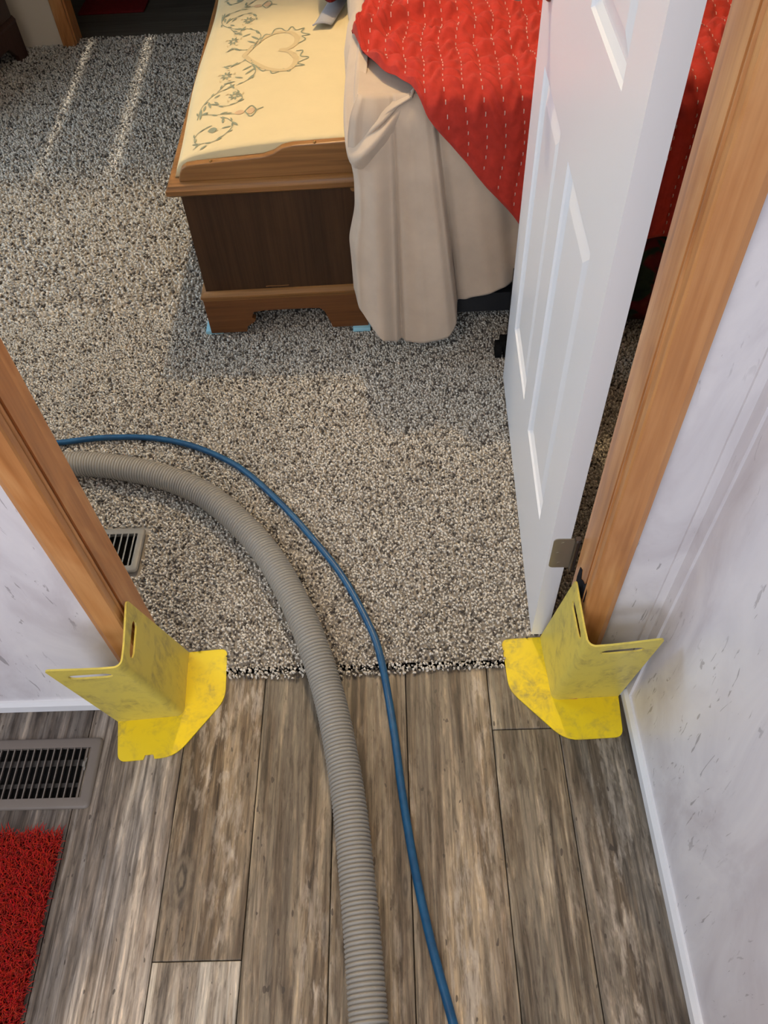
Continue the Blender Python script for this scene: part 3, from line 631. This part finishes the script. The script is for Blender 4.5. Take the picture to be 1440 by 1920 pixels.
for x in (.107, .364):
    b = bmesh.new(); bmesh.ops.create_uvsphere(b, u_segments=12, v_segments=8, radius=.0042); bmesh.ops.translate(b, verts=b.verts, vec=(x, .010, top(x)+.001)); obj('tack', b, MT['brass'], ch, True)
b = bmesh.new(); cyl(b, (.449, -.006, .444), (.449, .012, .444), .008); o = auto(obj('wooden_peg', b, MT['foam'] if False else MT['peg'] if 'peg' in MT else MT['chest_trim'], ch))
b = bmesh.new(); prism(b, [(.182, .1555), (.192, .1570), (.225, .1562), (.247, .1572), (.247, .1585), (.222, .1580), (.190, .1590), (.183, .1580)], 1, .0105, .0122); o = obj('scratch', b, MT['chest_trim'], ch); o['label'] = 'pale scratch'
for (x, y), lb in (((-.543, 1.862), 'pale blue foam block under the near left foot of the chest'), ((-.107, 1.848), 'pale blue foam block under the near right foot by the blanket')):
    o = tag(bx('foam_block', (x-.022, y-.014, .006), (x+.03, y+.05, .0196), MT['foam'], None, .003), lb, 'furniture pad', 'foam blocks under the chest')
# ---------------------------------------------------------------- bed
bed = tag(empty('bed', (-.03, 1.75, 0)), 'bed on a black steel frame under red quilt and beige blanket', 'bed')
bx('mattress', (.0, .02, .30), (2.0, 1.75, .690), MT['sheet'], bed, .05)
for nm, a, b_ in (('side_rail', (.03, .03, .105), (2.0, .065, .165)), ('side_rail', (.03, 1.68, .15), (2.0, 1.715, .19)), ('foot_rail', (.03, .04, .15), (.065, 1.715, .19)), ('slat_deck', (.03, .05, .27), (2.0, 1.70, .30)), ('rail_upper', (.03, .03, .245), (2.0, .055, .275))):
    bx(nm, a, b_, MT['black_metal'], bed)
for x, y in ((.325, -.045), (1.8, .04), (.335, 1.65), (1.8, 1.65)):
    b = bmesh.new(); box(b, (x+.012, y+.004, .04), (x+.036, y+.034, .27)); lg = obj('leg', b, MT['black_metal'], bed)
    b = bmesh.new(); cyl(b, (x-.022, y, .032), (x-.006, y, .032), .025); cyl(b, (x+.002, y, .032), (x+.018, y, .032), .025); box(b, (x-.010, y-.012, .03), (x+.016, y+.02, .066)); auto(obj('caster', b, MT['black'], lg))
def noise1(x, y, seed=0):
    return math.sin(x*1.7+seed)*math.sin(y*2.3+seed*1.3)+.5*math.sin(x*4.1+y*3.2+seed*2)+.25*math.sin(x*9.3-y*7.7+seed)
# dark floral bedspread hanging beyond the blanket
V = []; nu, nv = 90, 30
for i in range(nu):
    x = .36+1.6*i/(nu-1)
    for j in range(nv):
        z = .68-.60*j/(nv-1); V.append((x, 1.742-.014*math.sin(x*26+.6*math.sin(z*5))*(.4+.6*j/nv), z))
o = tag(from_np('bedspread', V, grid_faces(nu, nv), MT['floral'], None, True), 'dark green and burgundy bedspread hanging behind the open door', 'bedspread'); o.modifiers.new('s', 'SOLIDIFY').thickness = .006
# beige blanket --------------------------------------------------------------
import bisect
def interp(a, X, Y): return float(np.interp(a, X, Y))
def smooth_interp(a, X, Y):
    i = min(max(bisect.bisect_right(X, a)-1, 0), len(X)-2); t = (a-X[i])/(X[i+1]-X[i]); t = t*t*(3-2*t); return Y[i]+(Y[i+1]-Y[i])*t
HX = ([0, .05, .10, .2, .35, .50, .62, .70, .745, .77, .80, .86, .93, 1], [-.110, -.098, -.077, -.040, .000, .055, .105, .139, .158, .163, .170, .205, .280, .400])
HZ = ([0, .05, .10, .2, .35, .50, .62, .70, .745, .77, .80, .86, .93, 1], [.215, .180, .145, .100, .071, .070, .082, .098, .118, .145, .165, .185, .208, .235])
TX = ([0, .2, .38, .6, .75, .92, 1], [-.070, -.030, .008, .050, .085, .155, .36])
LX = ([0, .05, .18, .34, .5, .68, .85, 1], [.004, -.015, -.021, -.003, .0, -.014, -.006, 0])
YF_ = ([0, .06, .20, .34, .385, .42, .58, .70, .755, .785, .84, .90, .935, .955, 1], [.030, -.004, -.030, -.010, .004, -.010, -.026, -.034, -.022, .030, .012, .004, .012, .036, .022])
V = []; nu, nv = 240, 100; NT = 14
AA = np.linspace(0, 1, nu)
def smooth(y, k=9):
    y = np.array(y, float); w = np.hanning(k+2)[1:-1]; w /= w.sum(); p = np.r_[2*y[0]-y[k:0:-1], y, 2*y[-1]-y[-2:-k-2:-1]]
    return np.convolve(p, w, 'same')[k:-k]
XT = smooth(np.interp(AA, *TX), 31); XB = smooth(np.interp(AA, *HX), 11); ZB = smooth(np.interp(AA, *HZ), 11)
FO = smooth([smooth_interp(a, *YF_) for a in AA], 5); LT = np.linspace(0, 1, 101); LL = smooth(np.interp(LT, *LX), 13)
for i in range(nu):
    a = AA[i]; xt, xb, zb = XT[i], XB[i], ZB[i]
    for j in range(nv):
        if j < NT:                                  # part lying on the mattress top
            k = 1-j/NT; yy = 1.775+.22*k; zz = .700-.002*(1-k); x = xt+.01*k
        else:
            t = (j-NT)/(nv-1-NT); x = xt+(xb-xt)*t; zz = .700+(zb-.700)*t
            yy = 1.745-.022*min(1, t*4)+1.25*FO[i]*min(1.0, .22+1.1*t)+.006*math.sin(a*6+t*3)*t
            if t < .10: q = t/.10; yy += (.03)*(1-q)**2; zz += .004*(1-q)
            x += float(np.interp(t, LT, LL))*max(0, 1-a/.20)
            yy += .010*math.sin(t*9+a*3)*max(0, 1-abs(a-.1)/.3)*(1-t)
        V.append((x, yy, zz))
F = grid_faces(nu, nv)
def sheet(curves, nu_=44, nv_=40):
    """smooth sheet through a list of 3-D curves"""
    R2 = []
    for c in curves:
        p = catmull(c, 16); d = np.r_[0, np.cumsum(np.linalg.norm(np.diff(p, axis=0), axis=1))]; q = np.linspace(0, d[-1], nu_)
        R2.append(np.stack([np.interp(q, d, p[:, k]) for k in range(3)], 1))
    R2 = np.array(R2); G = []
    for u in range(nu_):
        p = catmull(R2[:, u], 14); q = np.linspace(0, len(p)-1, nv_); G.append(np.stack([np.interp(q, np.arange(len(p)), p[:, k]) for k in range(3)], 1))
    b0 = len(V); V.extend(np.concatenate(G).tolist()); F.extend([tuple(q+b0 for q in f) for f in grid_faces(nu_, nv_)])
# cowl of cloth at the bed corner, hanging in nested loops
sheet([[(-.040, 2.10, .712), (-.046, 1.93, .706), (-.050, 1.85, .690), (-.040, 1.79, .672), (-.010, 1.772, .688), (.05, 1.775, .706)],
       [(-.058, 2.10, .716), (-.068, 1.93, .704), (-.074, 1.84, .672), (-.060, 1.768, .645), (-.022, 1.745, .672), (.05, 1.755, .704)],
       [(-.064, 2.10, .712), (-.074, 1.93, .697), (-.079, 1.84, .660), (-.066, 1.758, .630), (-.024, 1.730, .662), (.06, 1.785, .712)],
       [(-.072, 2.10, .712), (-.084, 1.93, .690), (-.090, 1.83, .650), (-.076, 1.748, .618), (-.028, 1.730, .650), (.06, 1.785, .712)],
       [(-.080, 2.10, .708), (-.094, 1.93, .682), (-.100, 1.82, .640), (-.088, 1.728, .596), (-.036, 1.704, .632), (.06, 1.782, .710)],
       [(-.086, 2.10, .698), (-.099, 1.93, .668), (-.104, 1.815, .622), (-.090, 1.728, .578), (-.038, 1.712, .610), (.065, 1.775, .700)],
       [(-.090, 2.10, .66), (-.100, 1.93, .62), (-.102, 1.82, .580), (-.080, 1.745, .550), (-.034, 1.734, .580), (.06, 1.765, .670)],
       [(-.090, 2.10, .58), (-.096, 1.93, .55), (-.094, 1.82, .53), (-.070, 1.765, .52), (-.030, 1.745, .56), (.02, 1.740, .62)]], 60, 60)
# foot-side drape falling behind the chest seat
ny_ = 70; b0 = len(V)
prof = [(.06, .696), (.0, .698), (-.035, .704), (-.066, .706), (-.090, .690), (-.101, .64), (-.102, .58), (-.086, .50), (-.080, .45)]
for i in range(ny_):
    y = 2.06+1.20*i/(ny_-1); wv = .005*math.sin(y*14)+.003*math.sin(y*31)
    for px_, pz in prof: V.append((px_+(wv if pz < .70 else wv*.3), y, pz))
F += [tuple(q+b0 for q in f) for f in grid_faces(ny_, len(prof))]
bl = tag(from_np('blanket', V, F, MT['blanket'], None, True), 'beige fleece blanket hanging in folds over the near bed corner', 'blanket')
md = bl.modifiers.new('s', 'SOLIDIFY'); md.thickness = .004; md.offset = 0
# red quilt --------------------------------------------------------------------
DHX = [-.085, -.06, -.044, -.01, .02, .040, .060, .081, .152, .23, .306, .34, .42, 1.6]; DHD = [.36, .25, .20, .125, .085, .055, .02, -.025, -.118, -.205, -.30, -.33, -.35, -.35]
PITCHQ = .041; ZT = .724; RD = .055; YS = 1.708
def qpos(x, d, puff):
    """d>0 on top measured from the bed edge, d<0 down the side"""
    L2 = RD*math.pi/2
    if d > L2/2: y, z, ny__, nz__ = YS+RD+(d-L2/2), ZT, 0, 1
    elif d < -L2/2: y, z, ny__, nz__ = YS, ZT-RD+(d+L2/2), -1, 0
    else: t = (d+L2/2)/L2*math.pi/2; y = YS+RD-RD*math.cos(t); z = ZT-RD+RD*math.sin(t); ny__, nz__ = -math.cos(t), math.sin(t)
    return x, y+ny__*puff, z+nz__*puff
def qline(x, d): return x+.006*math.sin(d*11)+.004*math.sin(d*27+1)+.10*d*(x-.5)*.22
def qpuff(x, d):
    s = abs(math.sin(math.pi*qline(x, d)/PITCHQ)); p = .0065*s**.8; top_ = 1/(1+math.exp(-(d+.02)/.05))
    wr = (.0030*math.sin(d*130+4*math.sin(x*29)+2.4*math.sin(x*83+d*20))+.0026*math.sin(d*71+5*math.sin(x*21+d*9))*math.sin(x*37+1))*s
    wr += .006*math.sin(d*46+2.5*math.sin(x*13)+1)*math.sin(x*11+d*8)*max(0., min(1., (d-.08)/.1))
    wr *= .40+1.35*top_
    c = d-(.35+.80*(x+.08)); e = max(0, 1-abs(x-.0)/.24)
    big = .006*math.sin(d*15+x*6)*math.sin(x*8+1)+e*(.036*math.exp(-((c+.04)/.035)**2)-.022/(1+math.exp(-(c-.012)/.008))*max(0, 1-max(0, c)/.3))
    return .004+p+wr+big*(.3+.7*top_)
V = []; xs_ = np.arange(-.085, 1.0, .0048); nd = 170
for x in xs_:
    dh = interp(x, DHX, DHD)+.004*math.sin(x*50)
    for j in range(nd):
        d = dh+(1.35-dh)*(j/(nd-1))**1.6; xx, y, z = qpos(x, d, qpuff(x, d)*(min(1, (d-dh)/.012)*.8+.2))
        if x < -.04: z -= 4*(x+.04)**2
        q = min(1, max(0, (d-.35)/.2)); xx += .032*q*q*(3-2*q)*max(0, 1-(x+.085)/.16)      # rolls over the foot edge
        V.append((xx, y, z))
F = grid_faces(len(xs_), nd)
qt = tag(from_np('quilt', V, F, MT['quilt'], None, True), 'red hand-stitched cotton quilt spread over the bed', 'quilt'); md = qt.modifiers.new('s', 'SOLIDIFY'); md.thickness = .006; md.offset = -1
SV, SF = [], []
def stitch(p, q, w, n):
    p, q, n = Vector(p), Vector(q), Vector(n); t = (q-p).normalized(); s_ = t.cross(n).normalized()*w; b0 = len(SV)
    for e, k in ((p, .0), (p+(q-p)*.5, .0022), (q, .0)):
        for sg in (-1, 1): SV.append(tuple(e+s_*sg+n*(k+.0012)))
    for i in (0, 2): SF.append((b0+i, b0+i+1, b0+i+3, b0+i+2))
for kk in range(-3, 26):
    d = -.36
    while d < .75:
        x = kk*PITCHQ
        for _ in range(5): x += kk*PITCHQ-qline(x, d)
        d2 = d+.0085
        if -.066 < x < .95 and d > interp(x, DHX, DHD)+.014:
            sh_ = .032*(lambda q: q*q*(3-2*q))(min(1, max(0, (d-.35)/.2)))*max(0, 1-(x+.085)/.16); a = qpos(x, d, qpuff(x, d)+.0005); c = qpos(x, d2, qpuff(x, d2)+.0005); a = (a[0]+sh_, *a[1:]); c = (c[0]+sh_, *c[1:])
            nrm = (0, 0, 1) if d > .04 else (0, -1, 0) if d < -.04 else (0, -.7, .7)
            stitch(a, c, .00095, nrm)
        d += random.uniform(.021, .026)
o = from_np('stitching', SV, SF, MT['stitch'], qt); o['kind'] = 'stuff'; o['label'] = 'rows of pale running stitches'
# rounded red bolster end showing above the chest seat
b = bmesh.new(); bmesh.ops.create_uvsphere(b, u_segments=28, v_segments=16, radius=1)
for v in b.verts:
    v.co = Vector((v.co.x*.048, v.co.y*.13, v.co.z*.044))*(1+.03*math.sin(v.co.x*7+v.co.y*5))
o = obj('bolster_cushion', b, MT['bath_rug'], None, True); o.location = (-.156, 2.675, .641); tag(o, 'dark red rounded cushion at the bed side of the chest seat, by the grey shadow strip', 'cushion')
# ---------------------------------------------------------------- dark dresser at the far left
dr = tag(empty('dresser', (-1.650, 3.895, .006), math.radians(-10)), 'dark reddish-brown dresser with bracket feet in the far left corner', 'dresser')
bx('carcass', (-.42, -.95, .15), (-.012, 0, .85), MT['dresser'], dr, .004)
b = bmesh.new(); prism(b, [(0, .14), (.002, .15), (-.010, .165), (-.016, .165), (-.016, .14)], 1, -.95, 0); obj('moulding', b, MT['dresser'], dr)
b = bmesh.new(); prism(b, [(0, 0), (-.07, 0), (-.082, .03), (-.11, .055), (-.13, .075), (-.82, .075), (-.84, .055), (-.87, .03), (-.88, 0), (-.95, 0), (-.95, .14), (0, .14)], 0, -.022, 0); obj('bracket_base', b, MT['dresser'], dr)
b = bmesh.new(); prism(b, [(0, 0), (-.07, 0), (-.09, .04), (-.13, .075), (-.30, .075), (-.34, .04), (-.35, 0), (-.42, 0), (-.42, .14), (0, .14)], 1, -.02, 0); obj('bracket_base', b, MT['dresser'], dr)
for z0, z1 in ((.17, .38), (.395, .60), (.615, .82)):
    dw = bx('drawer', (-.014, -.92, z0), (.004, -.03, z1), MT['dresser'], dr, .004)
    for yy in (-.72, -.23):
        b = bmesh.new(); bmesh.ops.create_uvsphere(b, u_segments=14, v_segments=8, radius=.014); bmesh.ops.translate(b, verts=b.verts, vec=(.016, yy, (z0+z1)/2)); obj('knob', b, MT['brass'], dw, True)
# grey strip standing in for a shadow band cast on the seat
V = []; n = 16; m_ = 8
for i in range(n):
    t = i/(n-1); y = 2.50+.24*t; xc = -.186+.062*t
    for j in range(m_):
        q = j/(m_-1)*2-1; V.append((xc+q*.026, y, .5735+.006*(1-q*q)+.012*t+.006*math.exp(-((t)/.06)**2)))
o = tag(from_np('shadow_strip', V, grid_faces(n, m_), MT['sheet'], None, True), 'grey strip standing in for a shadow band on the cream seat below the dark red cushion', 'shadow strip'); o.modifiers.new('s', 'SOLIDIFY').thickness = .004
